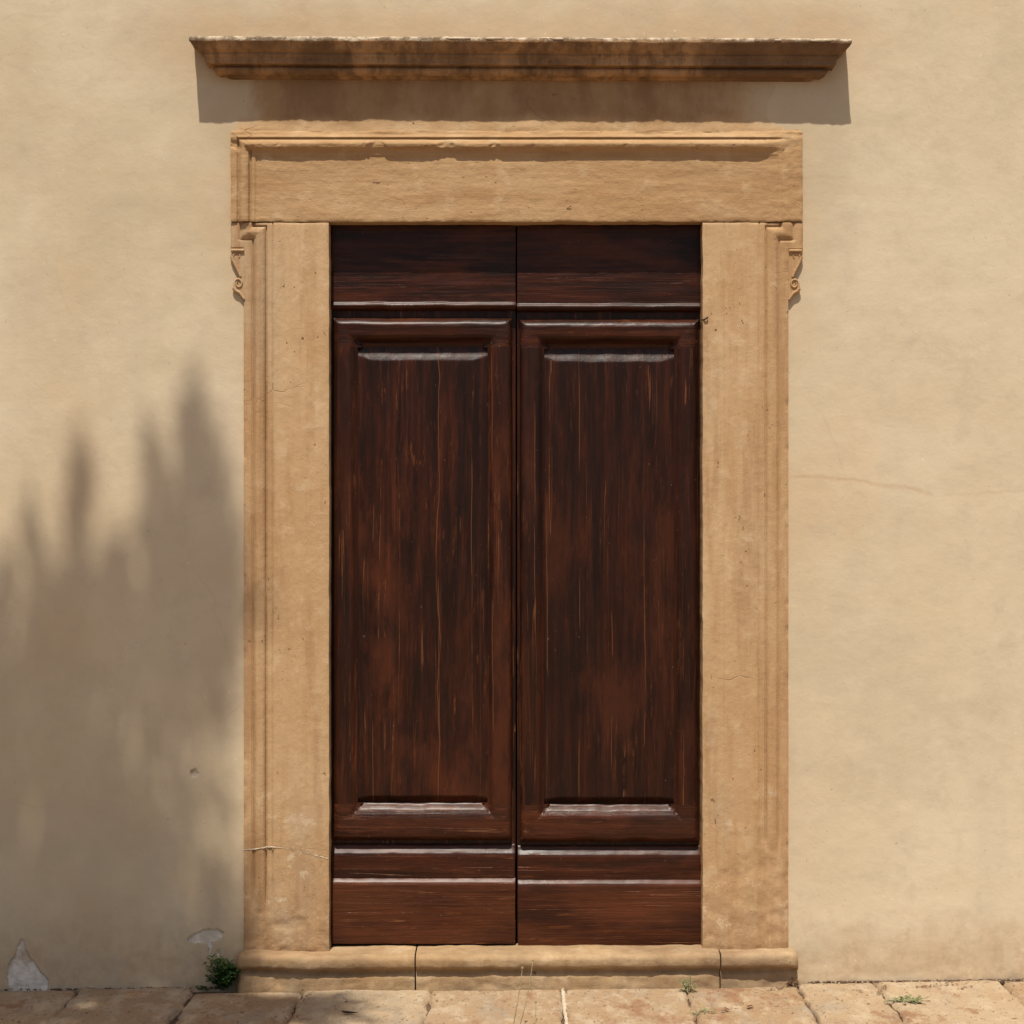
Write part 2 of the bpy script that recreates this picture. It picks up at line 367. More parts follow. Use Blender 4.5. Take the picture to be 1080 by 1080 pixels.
M = dict(
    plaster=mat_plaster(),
    lintel=stone('lintel_sandstone', (.45, 1, 2.6), tint=(.80, .79, .76)),
    jamb=mat_jamb(),
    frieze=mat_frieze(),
    step=stone('threshold_sandstone', (.8, 1, 1.5), dirt=.22, tint=(.78, .83, .87)),
    cornice=mat_cornice(),
    mortar=mat_simple('lime_mortar', (.40, .32, .22), (.53, .44, .33), 30, .95, .004),
    scab=mat_simple('bare_render', (.42, .36, .29), (.56, .50, .42), 16, .95, .008, c3=(.34, .25, .17)),
    crumb=mat_simple('plaster_grit', (.20, .14, .09), (.42, .33, .23), 40, .95, .003),
    soil=mat_simple('joint_soil', (.075, .045, .028), (.15, .095, .06), 60, .95, .01),
    pave=mat_pave(),
    leaf=mat_simple('weed_leaf', (.030, .062, .014), (.075, .125, .030), 25, .55, .001),
    dryleaf=mat_simple('dry_leaf', (.10, .052, .028), (.20, .12, .065), 30, .8, .001),
    palegreen=mat_simple('pale_weed', (.13, .16, .065), (.24, .24, .12), 30, .7, .001),
    stalk=mat_simple('dry_stalk', (.16, .13, .06), (.27, .22, .12), 30, .7, .001),
    bark=mat_simple('bark', (.07, .05, .035), (.16, .12, .085), 14, .9, .02, (1, 1, .2)),
    treeleaf=mat_simple('tree_leaf', (.035, .065, .018), (.08, .12, .035), 3, .55, .001),
    void=mat_simple('gap_dark', (.012, .008, .006), (.02, .013, .01), 20, .9, .001),
    iron=mat_simple('rusty_iron', (.03, .02, .015), (.07, .04, .025), 40, .6, .001),
)

# ------------------------------------------------------------------ ground and pavement
def gz(x): return .0095 * max(-2.6, min(2.6, x)) - .001
mb = MB()
gx = sorted(set([-400, -60, -20, -8] + [-2.6, 2.6, 0] + [8, 20, 60, 400]))
gy = [.35, -3, -8, -20, -60, -400]
mb.grid([[(x, y, gz(x) - .020 if abs(x) < 9 else -.03) for x in gx] for y in gy], flip=True)
tag(mb.build('ground', M['soil']), kind='structure')

mb = MB(); tones = []
def pstone(x0, x1, y0, y1, res, seed, dz=0.0, sk=0.0):
    """one flagstone; y0 (near wall) > y1"""
    r = random.Random(seed); tone = r.random(); tx, ty = r.uniform(-.008, .008), r.uniform(-.005, .005)
    nx = max(3, int((x1-x0)/res)); ny = max(3, int((y0-y1)/res)); rows = []
    def bord(t, n):   # denser at the rim
        return .5 - .5*math.cos(math.pi*t/n) if n < 30 else (t/n)
    for j in range(ny+1):
        row = []; v = bord(j, ny)
        for i in range(nx+1):
            u = bord(i, nx)
            x = x0 + (x1-x0)*u; y = y0 + (y1-y0)*v
            ed = min(x-x0, x1-x, y0-y, y-y1)
            cd = min(x-x0, x1-x) + min(y0-y, y-y1)          # rounded corners
            g = math.exp(-ed/.03)
            wx = g*(.014*N(y*8, seed*3.1, 0) + .003*N(y*45, seed, 1)); wy = g*(.012*N(x*7, seed*1.7, 5) + .003*N(x*45, seed, 2))
            drop = .014*math.exp(-(ed/.0035)) + .009*math.exp(-(cd/.012))
            drop *= 1 + .6*N(x*20, y*20, seed)
            z = gz(x) + dz + (x-(x0+x1)/2)*tx + (y-(y0+y1)/2)*ty - drop + .0036*N(x*5, y*5, seed) + .0022*N(x*24, y*24, seed)
            row.append((x + wx + sk*(y-y0), y + wy, z))
        rows.append(row)
    k = len(mb.v); mb.grid(rows, flip=True)
    loop = rows[0] + [q[-1] for q in rows[1:]] + rows[-1][-2::-1] + [q[0] for q in rows[-2:0:-1]] + [rows[0][0]]
    mb.grid([loop, [(x, y, -.05) for x, y, z in loop]], flip=True)
    tones.extend([tone]*(len(mb.v)-k))
JX = [-190, -60, 84, 206, 321, 455, 592, 722, 839, 922, 1054, 1190, 1330]
SK = [0, 0, .03, .0, .06, .02, .01, .0, -.0, -.04, -.03, 0, 0]
for i in range(len(JX)-1):
    a, b = PX(JX[i]), PX(JX[i+1])
    y0 = -.070 if 250 < (JX[i]+JX[i+1])/2 < 842 else -.013
    pstone(a+.0022, b-.0022, y0 - .004*(i % 2), -.66 - .07*((i*5) % 3), .010 if -1 < i < 12 else .04, 11+i, rnd.uniform(-.004, .004), 0)
y = -.90
row = 0
while y > -12:
    dpt = rnd.uniform(.42, .6); x = -6.5 + rnd.uniform(0, .4)
    while x < 6.5:
        wd = rnd.uniform(.32, .62); pstone(x+.005, x+wd-.005, y, y-dpt+.01, .06, rnd.randint(50, 9999), rnd.uniform(-.004, .004)); x += wd
    y -= dpt; row += 1
for i in range(len(JX)-1):      # second row filling between
    a, b = PX(JX[i]+37), PX(JX[i+1]+37)
    pstone(a+.005, b-.005, -.67 - .07*(((i)*5) % 3) if False else -.815, -.89, .03, 300+i)
for s in (-1, 1):               # first rows away from the doorway
    x = PX(1330) if s > 0 else PX(-190)
    while abs(x) < 6.5:
        wd = rnd.uniform(.4, .6); a, b = (x, x+wd) if s > 0 else (x-wd, x)
        pstone(a+.005, b-.005, -.012, -.885, .06, rnd.randint(50, 9999)); x += s*wd
o = mb.build('pavement', M['pave']); tag(o, kind='structure')
at = o.data.attributes.new('tone', 'FLOAT', 'POINT'); at.data.foreach_set('value', tones)
# pale mortar run into one joint
def seam(name, pts, r, mat, parent=None, flat=None):
    m = MB(); P = []
    for (a, b) in zip(pts, pts[1:]):
        for k in range(12):
            t = k/12; q = Vector(a).lerp(Vector(b), t)
            P.append(q + Vector((N(q.z*30+q.y*30, 3)*.0022, 0, N(q.x*30, 8)*.0022)))
    P.append(Vector(pts[-1]))
    m.tube(P, lambda t: r*(1+.45*N(t*40, r*99)), 8)
    return m.build(name, mat, parent)
jx = PX(592)
o = seam('mortar_seam', [(jx+.004, -.04, gz(jx)-.0075), (jx+.003, -.3, gz(jx)-.0075), (jx+.005, -.62, gz(jx)-.0075)], .0072, M['mortar'])
tag(o, kind='structure'); o.name = 'pavement_joint'

# ------------------------------------------------------------------ the plastered wall
wall = thing('plastered_wall', (0, 0, 0), 'sunlit cream plaster wall with peeling patches at its foot, all around the doorway', 'wall')
mb = MB()
oL, oR, oT = PX(347)-.012, PX(741)+.012, PZ(235)+.012
def join(*segs):
    o_ = []
    for a_, b_, st_ in segs: o_ += [q for q in ticks(a_, b_, st_) if not o_ or q > o_[-1] + 1e-4]
    return o_
xs = join((-2.1, PX(2), .014), (PX(2), PX(56), .0035), (PX(56), PX(194), .014), (PX(194), PX(264), .0035), (PX(264), PX(822), .014), (PX(822), PX(834), .004), (PX(834), 2.1, .014))
zs = join((-.06, PZ(975), .0035), (PZ(975), PZ(822), .014), (PZ(822), PZ(808), .0035), (PZ(808), 3.9, .014))
xs = [-9, -6, -4, -3] + xs + [3, 4, 6, 9]; zs = zs + [4.6, 5.6, 7]
# snap the opening
def near(l, v): return min(range(len(l)), key=lambda i: abs(l[i]-v))
iL, iR, iT = near(xs, oL), near(xs, oR), near(zs, oT); xs[iL], xs[iR], zs[iT] = oL, oR, oT
BARE = [[(21, 990), (25, 992), (27, 1003), (35, 1014), (43, 1024), (51, 1034), (49, 1046), (10, 1050), (8, 1030), (9, 1019), (17, 1006)],
        [(197, 992), (205, 985), (216, 980), (229, 980), (236, 984), (233, 990), (222, 994), (205, 995)], [(219, 994), (224, 994), (222, 1009), (220, 1004)], [(229, 1002), (231, 1002), (231, 1009), (229, 1010)],
        [(201, 813), (206, 811), (209, 815), (207, 819), (202, 819)]]
def inside(px, py):
    if not (0 < px < 260 and 800 < py < 1055): return False
    px += 1.6*N(px*.13, py*.13, 3); py += 1.6*N(px*.13, py*.13, 8)
    for P in BARE:
        c = False
        for (x1, y1), (x2, y2) in zip(P, P[1:]+P[:1]):
            if (y1 > py) != (y2 > py) and px < (x2-x1)*(py-y1)/(y2-y1)+x1: c = not c
        if c: return True
    return False
V = {}; BV = []
def wv(i, j):
    if (i, j) not in V:
        x, z = xs[i], zs[j]
        y = .0030*N(x*1.1, z*1.1, 2) + .0012*N(x*5, z*5, 4)
        b = math.exp(-max(0, z-gz(x))/.05)      # crumbling foot
        y -= b*(.004 + .006*N(x*6, z*9, 5))
        if PX(257.5)+.012 < x < PX(831)-.012 and z < PZ(150): y += .03      # bedded behind the stone surround
        bq = inside(540+x*300, 540-(z-EYE)*300)
        if bq: y += .0045 + .002*N(x*40, z*40, 1)
        BV.append(float(bq))
        V[i, j] = len(mb.v); mb.v.append((x, y, z))
    return V[i, j]
for j in range(len(zs)-1):
    for i in range(len(xs)-1):
        if iL <= i < iR and j < iT: continue
        mb.f.append((wv(i, j), wv(i+1, j), wv(i+1, j+1), wv(i, j+1))); mb.m.append(0)
X0, X1, Z0, Z1 = -9, 9, -.06, 7
mb.poly([(X0, .5, Z0), (X0, .5, Z1), (X1, .5, Z1), (X1, .5, Z0)])
mb.poly([(X0, 0, Z0), (X0, 0, Z1), (X0, .5, Z1), (X0, .5, Z0)]); mb.poly([(X1, 0, Z0), (X1, .5, Z0), (X1, .5, Z1), (X1, 0, Z1)])
mb.poly([(X0, 0, Z1), (X1, 0, Z1), (X1, .5, Z1), (X0, .5, Z1)])
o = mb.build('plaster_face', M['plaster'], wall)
at = o.data.attributes.new('bare', 'FLOAT', 'POINT'); at.data.foreach_set('value', BV + [0.0]*(len(mb.v)-len(BV)))
mb = MB()   # the niche behind the door
mb.poly([(oL, 0.004, Z0), (oL, .3, Z0), (oL, .3, oT), (oL, .004, oT)]); mb.poly([(oR, .004, Z0), (oR, .004, oT), (oR, .3, oT), (oR, .3, Z0)])
mb.poly([(oL, .3, Z0), (oR, .3, Z0), (oR, .3, oT), (oL, .3, oT)]); mb.poly([(oL, .004, oT), (oL, .3, oT), (oR, .3, oT), (oR, .004, oT)])
mb.build('opening_reveal', M['void'], wall)
r_ = random.Random(5)
# crumbs where the plaster meets the paving
mb = MB()
for k in range(170):
    x = rnd.choice([rnd.uniform(-1.85, -1.0), rnd.uniform(1.03, 1.85)]) + rnd.gauss(0, .02); r = rnd.uniform(.001, .0042)
    c = Vector((x, -.006 - abs(rnd.gauss(0, .02)), gz(x) + r*.4)); 
    ring = [[tuple(c + Vector((r*math.cos(a)*s*rnd.uniform(.7, 1.3), r*math.sin(a)*s*rnd.uniform(.7, 1.3), h*r))) for a in (0, 1.2, 2.4, 3.7, 5)] for s, h in ((1, -.5), (.95, .3), (.3, .8))]
    mb.grid(ring, closed=True); mb.poly(ring[-1])
for k in range(260):
    x = r_.uniform(1.40, 1.86) if r_.random() < .55 else r_.choice([r_.uniform(-1.86, -1.0), r_.uniform(1.03, 1.5)])
    q = r_.uniform(.002, .007); c = Vector((x, -.014 + r_.gauss(0, .004), gz(x)-.002))
    ring = [[tuple(c + Vector((q*1.6*math.cos(a)*s*r_.uniform(.6, 1.4), q*math.sin(a)*s*r_.uniform(.6, 1.4), h*q*.8))) for a in (0, 1.2, 2.4, 3.7, 5)] for s, h in ((1, -.5), (.9, .4), (.3, .9))]
    mb.grid(ring, closed=True, mi=1); mb.poly(ring[-1], 1)
tag(mb.build('plaster_crumbs', [M['crumb'], M['soil']], smooth=False), 'loose plaster crumbs and grit along the foot of the wall', 'grit', kind='stuff')

# ------------------------------------------------------------------ stone surround
sur = thing('stone_door_surround', (0, 0, 0), 'carved ochre sandstone doorway surround with moulded lintel and projecting cornice', 'door surround')
FAS = .012
LP = [(0, .020), (7.2, .021), (8.2, .013), (9.2, .012), (10, .020), (12, .0305), (15, .036), (18, .033), (20.5, .024), (21.5, .0185), (23.5, .0165), (25.5, .0165), (26.5, FAS), (27, FAS)]
LP_SIDE = [(0, .018), (6.5, .019), (7.6, .010), (9.0, .018), (12, .029), (15, .031), (18.5, .026), (20.3, .0135), (21.2, .010), (22.3, .0165), (25.5, .0165), (26.5, .010), (27.5, FAS)]
def lintel_p(x, z):
    px, py = 540 + x*300, 540 - (z-EYE)*300
    l, r, t = px-244, 846-px, py-138.5
    worn = sm(796, 836, px + 5*N(z*14, 3, 1))
    d = min(l, r)
    if t < d: p = lin(LP, t)
    else: p = lin(LP_SIDE, d)
    flat = .0155 + .003*N(x*12, z*12, 9)
    wt = worn if t > 6 else worn*.6
    if px > 700: p = p*(1-wt) + flat*wt
    # ragged broken bed along the upper arris
    if t < 30:
        top = sm(.0, 11, t)
        p -= (1-top)*(.010 + .008*N(x*7, z*40, 4)) * (1-sm(4, 8, t))
        p -= .0060*max(0, N(x*9, z*30, 12, ))*math.exp(-((t-13)/6)**2)
        p -= .007*sm(.30, .6, N(x*16, z*22, 31))*math.exp(-((t-15)/6)**2)
    p += .0011*N(x*9, z*22, 6) + .0006*N(x*40, z*60, 8)
    if t > 86: p -= .003*max(0, N(x*14, 2, 2))*sm(86, 96, t)
    return p
xs = ticks(PX(244), PX(846), .0045, [PX(244+q[0]) for q in LP_SIDE] + [PX(846-q[0]) for q in LP_SIDE])
zs = ticks(PZ(234.3), PZ(138.5), .0045, [PZ(138.5+q[0]) for q in LP])
mb = MB(); slab(mb, xs, zs, lintel_p, -.12, .0018, 1)
mb.build('lintel', M['lintel'], sur)

JP = [(0, .0100), (8.2, .0110), (9.4, -.0030), (10.6, .0070), (13, .0165), (17, .0205), (20.5, .0165), (22.4, .0090), (23.5, -.0050), (24.8, .0075), (29.5, .0090), (30.5, .0015), (31.6, .0110), (33, FAS), (66, FAS), (67, FAS-.0018), (68, FAS)]
def jamb_p(side):
    def f(x, z):
        px, py = 540 + x*300, 540 - (z-EYE)*300
        if side < 0: d = max(px-257.5, min(px-244, 262.5-py))
        else: d = max(831-px, min(846.5-px, 263-py))
        if d < 0: return -.03
        p = lin(JP, d)
        w_ = .05 + .35*N(x*3, z*2, 3)
        if side > 0: w_ = .38 + .40*N(x*3, z*1.5, 5)
        plinth = sm(930, 966, py + 9*N(x*20, 1, 1)) if side < 0 else sm(870, 900, py)
        w_ = max(0, min(1, w_), plinth*.95)
        if d < 33: p = p*(1-w_) + .0105*w_
        if d < 5: p -= .005*max(0, N(z*11, side, 3) - .1)*(1-d/5) * 2
        p += .0013*N(x*14, z*4, 6) + .0006*N(x*50, z*30, 8)
        if side < 0:
            jy = lin([(257, 896), (272, 894.5), (284, 893), (300, 893.5), (314, 896), (330, 901), (347, 905)], px)
            p -= .0012*sm(jy-.5, jy+1, py)
        if side < 0 and py > 940: p -= .006*max(0, N(x*11, z*16, 21))*sm(940, 975, py)
        if side > 0 and 860 < py: p -= .005*max(0, N(x*9+z*6, z*9-x*5, 17))*sm(860, 900, py)
        if py > 994: p -= .003*sm(994, 1004, py)*(1+N(x*20, 5, 5))
        return p
    return f
for side in (-1, 1):
    if side < 0: a, b = PX(243.6), PX(347.2); ex = [PX(257.5+q[0]) for q in JP] + [PX(257.3), PX(244)]
    else: a, b = PX(740.8), PX(847); ex = [PX(831-q[0]) for q in JP] + [PX(831.2), PX(846.5)]
    ez = [PZ(262.5-q[0]) for q in JP[:12]] + [PZ(262.7), PZ(263.2)]
    xs = ticks(a, b, .005, ex); zs = ticks(PZ(1004.5), PZ(235.3), .006, ez)
    # stay out of the way of wall: sides go back only along the opening
    mb = MB(); slab(mb, xs, zs, jamb_p(side), -.12, .0018, 5+side)
    jb = mb.build('jamb', M['jamb'], sur)
    # scrolled bracket under the ear
    def bx(q): return PX(q if side < 0 else 1089.5-q)
    m = MB()
    out = [(258.5, 263), (243.8, 263), (243.5, 273), (246, 279), (250, 286), (253, 292), (250, 295), (246.5, 299), (246.3, 303), (249, 306), (252, 308), (255, 313), (258.5, 316.5)]
    if side < 0: zz = lambda q: PZ(q)
    else: zz = lambda q: PZ(q+.5)
    top = [(bx(a_), -.0100, zz(b_)) for a_, b_ in out]; bot = [(x, .01, z) for x, y, z in top]
    if side > 0: top.reverse(); bot.reverse()
    m.grid([top + top[:1], bot + bot[:1]]); m.poly(top)
    def strand(pts, r0, r1, y=-.0085):
        P = []
        for (p, q) in zip(pts, pts[1:]):
            for k in range(5): P.append((bx(p[0]+(q[0]-p[0])*k/5), y, zz(p[1]+(q[1]-p[1])*k/5)))
        P.append((bx(pts[-1][0]), y, zz(pts[-1][1])))
        m.tube([q_ if False else (q_[0], q_[1]-.002, q_[2]) for q_ in P], lambda t: 1.6*(r0+(r1-r0)*t), 8)
    strand([(245, 271), (246, 275), (249, 281), (252, 287), (254, 292)], .0040, .0030)
    strand([(252+3.6*math.cos(t*.6)*(1-t*.06), 299.5+4.2*math.sin(t*.6)*(1-t*.06)) for t in range(-4, 8)], .0026, .0016, -.009)
    strand([(247, 304), (249, 307), (253, 309), (256, 313), (258, 316)], .0042, .0028)
    strand([(250+3.5*math.cos(t*.6+3), 270+3.0*math.sin(t*.6+3)) for t in range(0, 8)], .0020, .0012)
    strand([(244.5, 264.5), (251, 264.5), (258, 264.5)], .0036, .0036, -.0105)
    m.build('scroll_bracket', M['jamb'], jb)
    if side < 0:
        pts = [(PX(257), -0.0083, PZ(896)), (PX(265.5), -.0085, PZ(895.3)), (PX(267), -.0035, PZ(895.2)), (PX(270), -.0150, PZ(895)), (PX(274.5), -.0190, PZ(894.2)), (PX(278.5), -.0150, PZ(893.6)), (PX(281), -.0030, PZ(893.3)), (PX(284), -0.0108, PZ(893)), (PX(300), -0.0090, PZ(893.5)), (PX(314), -0.0090, PZ(896)), (PX(330), -0.0090, PZ(901)), (PX(346.5), -0.0090, PZ(905))]
        seam('mortar_seam', pts, .0024, M['mortar'], jb)
# frieze between lintel and cornice
mb = MB()
xs = ticks(PX(249), PX(842), .012); zs = ticks(PZ(139.2), PZ(84), .008)
slab(mb, xs, zs, lambda x, z: .0030 + .0012*N(x*4, z*6, 2) + .003*sm(.0, .06, PZ(125)-z)*(1+N(x*8, z*30, 4)) - .003*sm(PX(780), PX(830), x) - .003*sm(PX(275), PX(250), x), -.02, .0005, 9)
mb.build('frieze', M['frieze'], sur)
# cornice with mitred returns
CP = [(0.0, 3.332), (.030, 3.318), (.085, 3.308), (.112, 3.3035), (.1165, 3.300), (.1170, 3.290), (.1155, 3.2845), (.110, 3.2815), (.106, 3.274), (.099, 3.264), (.089, 3.256), (.081, 3.2520),
      (.0835, 3.2485), (.0835, 3.2435), (.0785, 3.2405), (.0765, 3.236), (.0765, 3.221), (.0740, 3.2165), (.049, 3.2185), (.0465, 3.213), (.053, 3.2095), (.0555, 3.203), (.052, 3.194), (.043, 3.187), (.037, 3.1842),
      (.021, 3.1862), (.019, 3.181), (.012, 3.178), (0, 3.176)]
prof = []
for (a, b) in zip(CP, CP[1:]):
    n_ = max(1, int(math.hypot(b[0]-a[0], b[1]-a[1])/.0035))
    for k in range(n_): prof.append((a[0]+(b[0]-a[0])*k/n_, a[1]+(b[1]-a[1])*k/n_))
prof.append(CP[-1])
cl, cr_ = PX(247), PX(850.5)
mb = MB(); rows = []
nx = 460
path = [('L', t/9) for t in range(9)] + [('F', t/nx) for t in range(nx+1)] + [('R', 1-t/9) for t in range(1, 10)]
for k, (p, z) in enumerate(prof):
    row = []
    e = p*1.20
    for kind, t in path:
        if kind == 'F':
            x = (cl-e) + (cr_-cl+2*e)*t; q = p
        elif kind == 'L': x = cl-e; q = p*t
        else: x = cr_+e; q = p*t
        edge = sm(.10, .115, p)
        nz = N(x*9, z*9, q*9); n2 = N(x*34, z*34, 3+q*30)
        dz = -.0035*abs(nz)*edge + .0015*n2*edge + .0014*N(x*2.2, 1, z*3)
        dq = -.0050*max(0, N(x*11, z*14, 3))*edge - .0012*n2 - .0022*max(0, nz)
        if kind == 'F' and .10 < p and z > 3.28: dz += .002*sm(.3, .5, N(x*7, 77))
        dz += (.5-(x+1.2)/2.4)*.010 - .004
        sc = q/p if p > 1e-6 else 0
        xx = x + (0 if kind == 'F' else (dq if kind == 'R' else -dq))
        row.append((xx, -(q + (dq if kind == 'F' and p > .01 else 0)) + (.004 if p < .005 else 0), z + dz))
    rows.append(row)
mb.grid(rows, flip=False)
# consistent outward winding: rows go downward, columns left->right
mb.f = [f[::-1] for f in mb.f]
mb.build('cornice', M['cornice'], sur)
# white mortar smears on the cornice edge
for (a, b, yy) in ((470, 496, 40.2), (583, 594, 40.8), (817, 824, 42.2), (855, 877, 42.6), (512, 530, 40.4)):
    m = MB(); R = []
    k = max(3, int((b-a)/2))
    for i in range(k+1):
        px = a+(b-a)*i/k; x = PX(px, .118); h = .0055*math.sin(math.pi*(i+.3)/(k+.6))**.4 * (1+.35*N(px*.4, 2))
        z = PZ(yy, .118)
        R.append([(x, -.111, z+h*.95), (x, -.1185, z+h*.7), (x, -.1192, z), (x, -.1185, z-h*.7), (x, -.111, z-h)])
    m.grid(R); m.f = [f[::-1] for f in m.f]
    m.build('mortar_smear', M['mortar'], sur)

# ------------------------------------------------------------------ threshold
step = thing('stone_threshold', (0, 0, 0), 'worn rounded sandstone doorstep of three blocks below the brown door', 'doorstep')
TP = [(-.10, .1215), (.02, .1200), (.050, .1192), (.068, .1172), (.0765, .1125), (.0808, .104), (.0815, .090), (.0800, .078), (.076, .0695), (.066, .0655), (.055, .0640),
      (.052, .059), (.0535, .054), (.060, .047), (.064, .038), (.0645, .015), (.0645, -.03)]
tp = []
for (a, b) in zip(TP, TP[1:]):
    n_ = max(1, int(math.hypot(b[0]-a[0], b[1]-a[1])/.006))
    for k in range(n_): tp.append((a[0]+(b[0]-a[0])*k/n_, a[1]+(b[1]-a[1])*k/n_))
tp.append(TP[-1])
for bi, (a, b, lab) in enumerate(((248, 437, None), (438.5, 759.5, None), (761, 843, None))):
    x0, x1 = PX(a, .08), PX(b, .08); xs = ticks(x0, x1, .006); rows = []
    for (p, z) in tp:
        row = []
        for x in xs:
            e = min(x-x0, x1-x); r = .004*math.exp(-e/.004)
            if (bi == 0 and x-x0 < .03) or (bi == 2 and x1-x < .02):
                r += .02*(1-min(1, e/.025))**2
            q = p - r - .0035*N(x*6, z*6, bi) - .0020*N(x*26, z*26, bi)
            if bi == 2 and z < .055: q -= .010
            if z < .05: q -= .006*max(0, N(x*7, z*20, bi+4))
            zz = z + gz(x)*.4 - (.0060*N(x*2.5, 3, bi) + .0030*N(x*14, p*10, bi)) - r*.6*(z > .06)
            if p > .02 and z > .1: zz -= .004*math.exp(-((x-.02)/.45)**2)*sm(.0, .06, p)
            row.append((x, -q, zz))
        rows.append(row)
    mb = MB(); mb.grid(rows, flip=True)
    for side_ in (0, -1):
        L = [r[side_] for r in rows]; base = [(L[0][0], .10, -.03)]
        mb.poly((base + L) if side_ else (base + L)[::-1])
    mb.build('step_block', M['step'], step)

# ------------------------------------------------------------------ the door
door = thing('wooden_double_door', (0, .05, .13), 'dark varnished double door of weathered brown wood with two tall raised panels', 'door')
def leaf(a, b, s, k0, shift):
    """a,b pixel extents of the leaf; shift: vertical offset of its mouldings"""
    R = -.066
    X = lambda q: PX(q, R); Z = lambda q: PZ(q+shift, R)
    m = MB(); slab(m, [X(a), X(b)], [Z(994), Z(233)], lambda x, z: R-.024, -.118, 0, 0)
    lf = m.build('door_leaf', k0['dark'], door, loc=(PX((a+b)/2), .05, .13))
    def mk(name, x0, x1, y0, y1, pf, mat, step_=.006, ex=(), ez=(), wob=.0010):
        m = MB()
        slab(m, ticks(X(x0), X(x1), step_, ex), ticks(Z(y1), Z(y0), step_, ez), pf, -.115, wob, s+y0)
        return m.build(name, mat, lf)
    topb = lambda x, z: R + lin([(Z(327), -.012), (Z(325.5), .003), (Z(323), .0095), (Z(320.5), .007), (Z(318.5), 0), (Z(230), 0)], z + .0012*N(x*9, s)) + .0006*N(x*3, z*30, s)
    mk('top_board', a, b, 233-shift, 327, topb, k0['top'], ez=[Z(q) for q in (327, 325.5, 323, 320.5, 318.5)])
    # bolection frame
    fx0, fx1, fy0, fy1 = a+3, b-4, 334.5, 887
    PR = [(0, -.019), (1.2, -.006), (4, .007), (7, .0150), (9, .0165), (14, .0150), (19, .0145), (21.5, .010), (24, -.002), (27, -.0155), (30, -.0190), (31.5, -.0190)]
    PS = [(0, -.004), (1.5, .008), (4, .0140), (9, .0165), (14, .0155), (17.5, .0145), (19.5, .0125), (21.5, .007), (23.6, .000), (25.0, -.0035), (31.5, -.0040)]
    PB = [(0, -.019), (2, .002), (5, .0125), (10, .0155), (20, .0155), (26, .0150), (29, .0118), (33.5, .0040), (36.5, -.0050), (38.5, -.0120), (40, -.0150)]
    def ins(x, z):
        px, py = 540 + x*300*D/(D-R), 540 - (z-EYE)*300*D/(D-R) - shift
        return min(px-fx0, fx1-px), py-fy0, fy1-py
    def framep(x, z):
        h, t, bt = ins(x, z)
        wz = .9*N(x*10, z*10, s+3)
        if h < t and h <= bt*.78: v = lin(PS, h + wz*.5)
        elif t <= bt*.78: v = lin(PR, t + wz*.6)
        else: v = lin(PB, bt + wz*.8)
        return R + v + .0005*N(x*20, z*20, s)
    def framecut(x, z): return framep(x, z)
    ex = [X(fx0+q[0]) for q in PR] + [X(fx1-q[0]) for q in PR]; ez = [Z(fy0+q[0]) for q in PR] + [Z(fy1-q[0]) for q in PB]
    # four mitred members of the frame: two stiles, two rails
    def member(name, x0, x1, y0, y1, mat): return mk(name, x0, x1, y0, y1, framep, mat, .006, ex, ez, 0)
    member('stile', fx0, fx0+25.6, fy0+31.5, fy1-40, k0['v2']); member('stile', fx1-25.6, fx1, fy0+31.5, fy1-40, k0['v2'])
    member('rail', fx0, fx1, fy0, fy0+31.5, k0['h']); member('rail', fx0, fx1, fy1-40, fy1, k0['h2'])
    # raised panel
    px0, px1, py0, py1 = fx0+25.3, fx1-25.3, fy0+31.2, fy1-39.8
    def panel(x, z):
        h, t, bt = ins(x, z); h -= 25.3; t -= 31.2; bt -= 39.8
        w1 = 1.0*N(x*12, z*12, s+5)
        dd = min(t, bt*1.8) + w1*.7; wide = lin([(0, -.0075), (3, -.0062), (13, -.0010), (16, -.0003)], h + w1*.4)
        v = lin([(0, -.0190), (2, -.0182), (7, -.0120), (11, -.0055), (14.5, -.0004), (16.5, -.0003), (200, -.0003)], dd)
        v = min(v, wide)
        # old boards, faintly cupped
        u = (x*300)/34. + s
        v += .0006*math.cos(2*math.pi*u) + .0007*N(x*26, z*1.6, s)
        return R + v
    mk('raised_panel', px0, px1, py0, py1, panel, k0['v'], .006, [X(px0+q) for q in (2, 11.5, 13, 15)] + [X(px1-q) for q in (2, 11.5, 13, 15)], [Z(py0+q) for q in (2, 13, 15, 17)] + [Z(py1-q) for q in (1, 7, 8, 9)], 0)
    mid = lambda x, z: R + lin([(Z(930), .002), (Z(903), .003), (Z(900), .0015), (Z(895.5), -.009), (Z(892), -.0150), (Z(890), -.020)], z + .0016*N(x*9, s+1)) + .0007*N(x*3, z*40, s)
    mk('lower_rail', a+1, b-1, 891, 927.5, mid, k0['h'], ez=[Z(q) for q in (903, 900, 895.5, 892)])
    kick = lambda x, z: R + lin([(Z(996.5), .014), (Z(940), .0155), (Z(932.5), .0150), (Z(930), .0125), (Z(927), .004), (Z(925.5), .000)], z + .0010*N(x*6, s+2)) + .0006*N(x*3, z*20, s)
    mk('kick_board', a+1, b-.5, 925.8, 994.6, kick, k0['k'], ez=[Z(q) for q in (940, 932.5, 930, 927)])
wd = mat_wood('wood_dark', True, 0, 5)
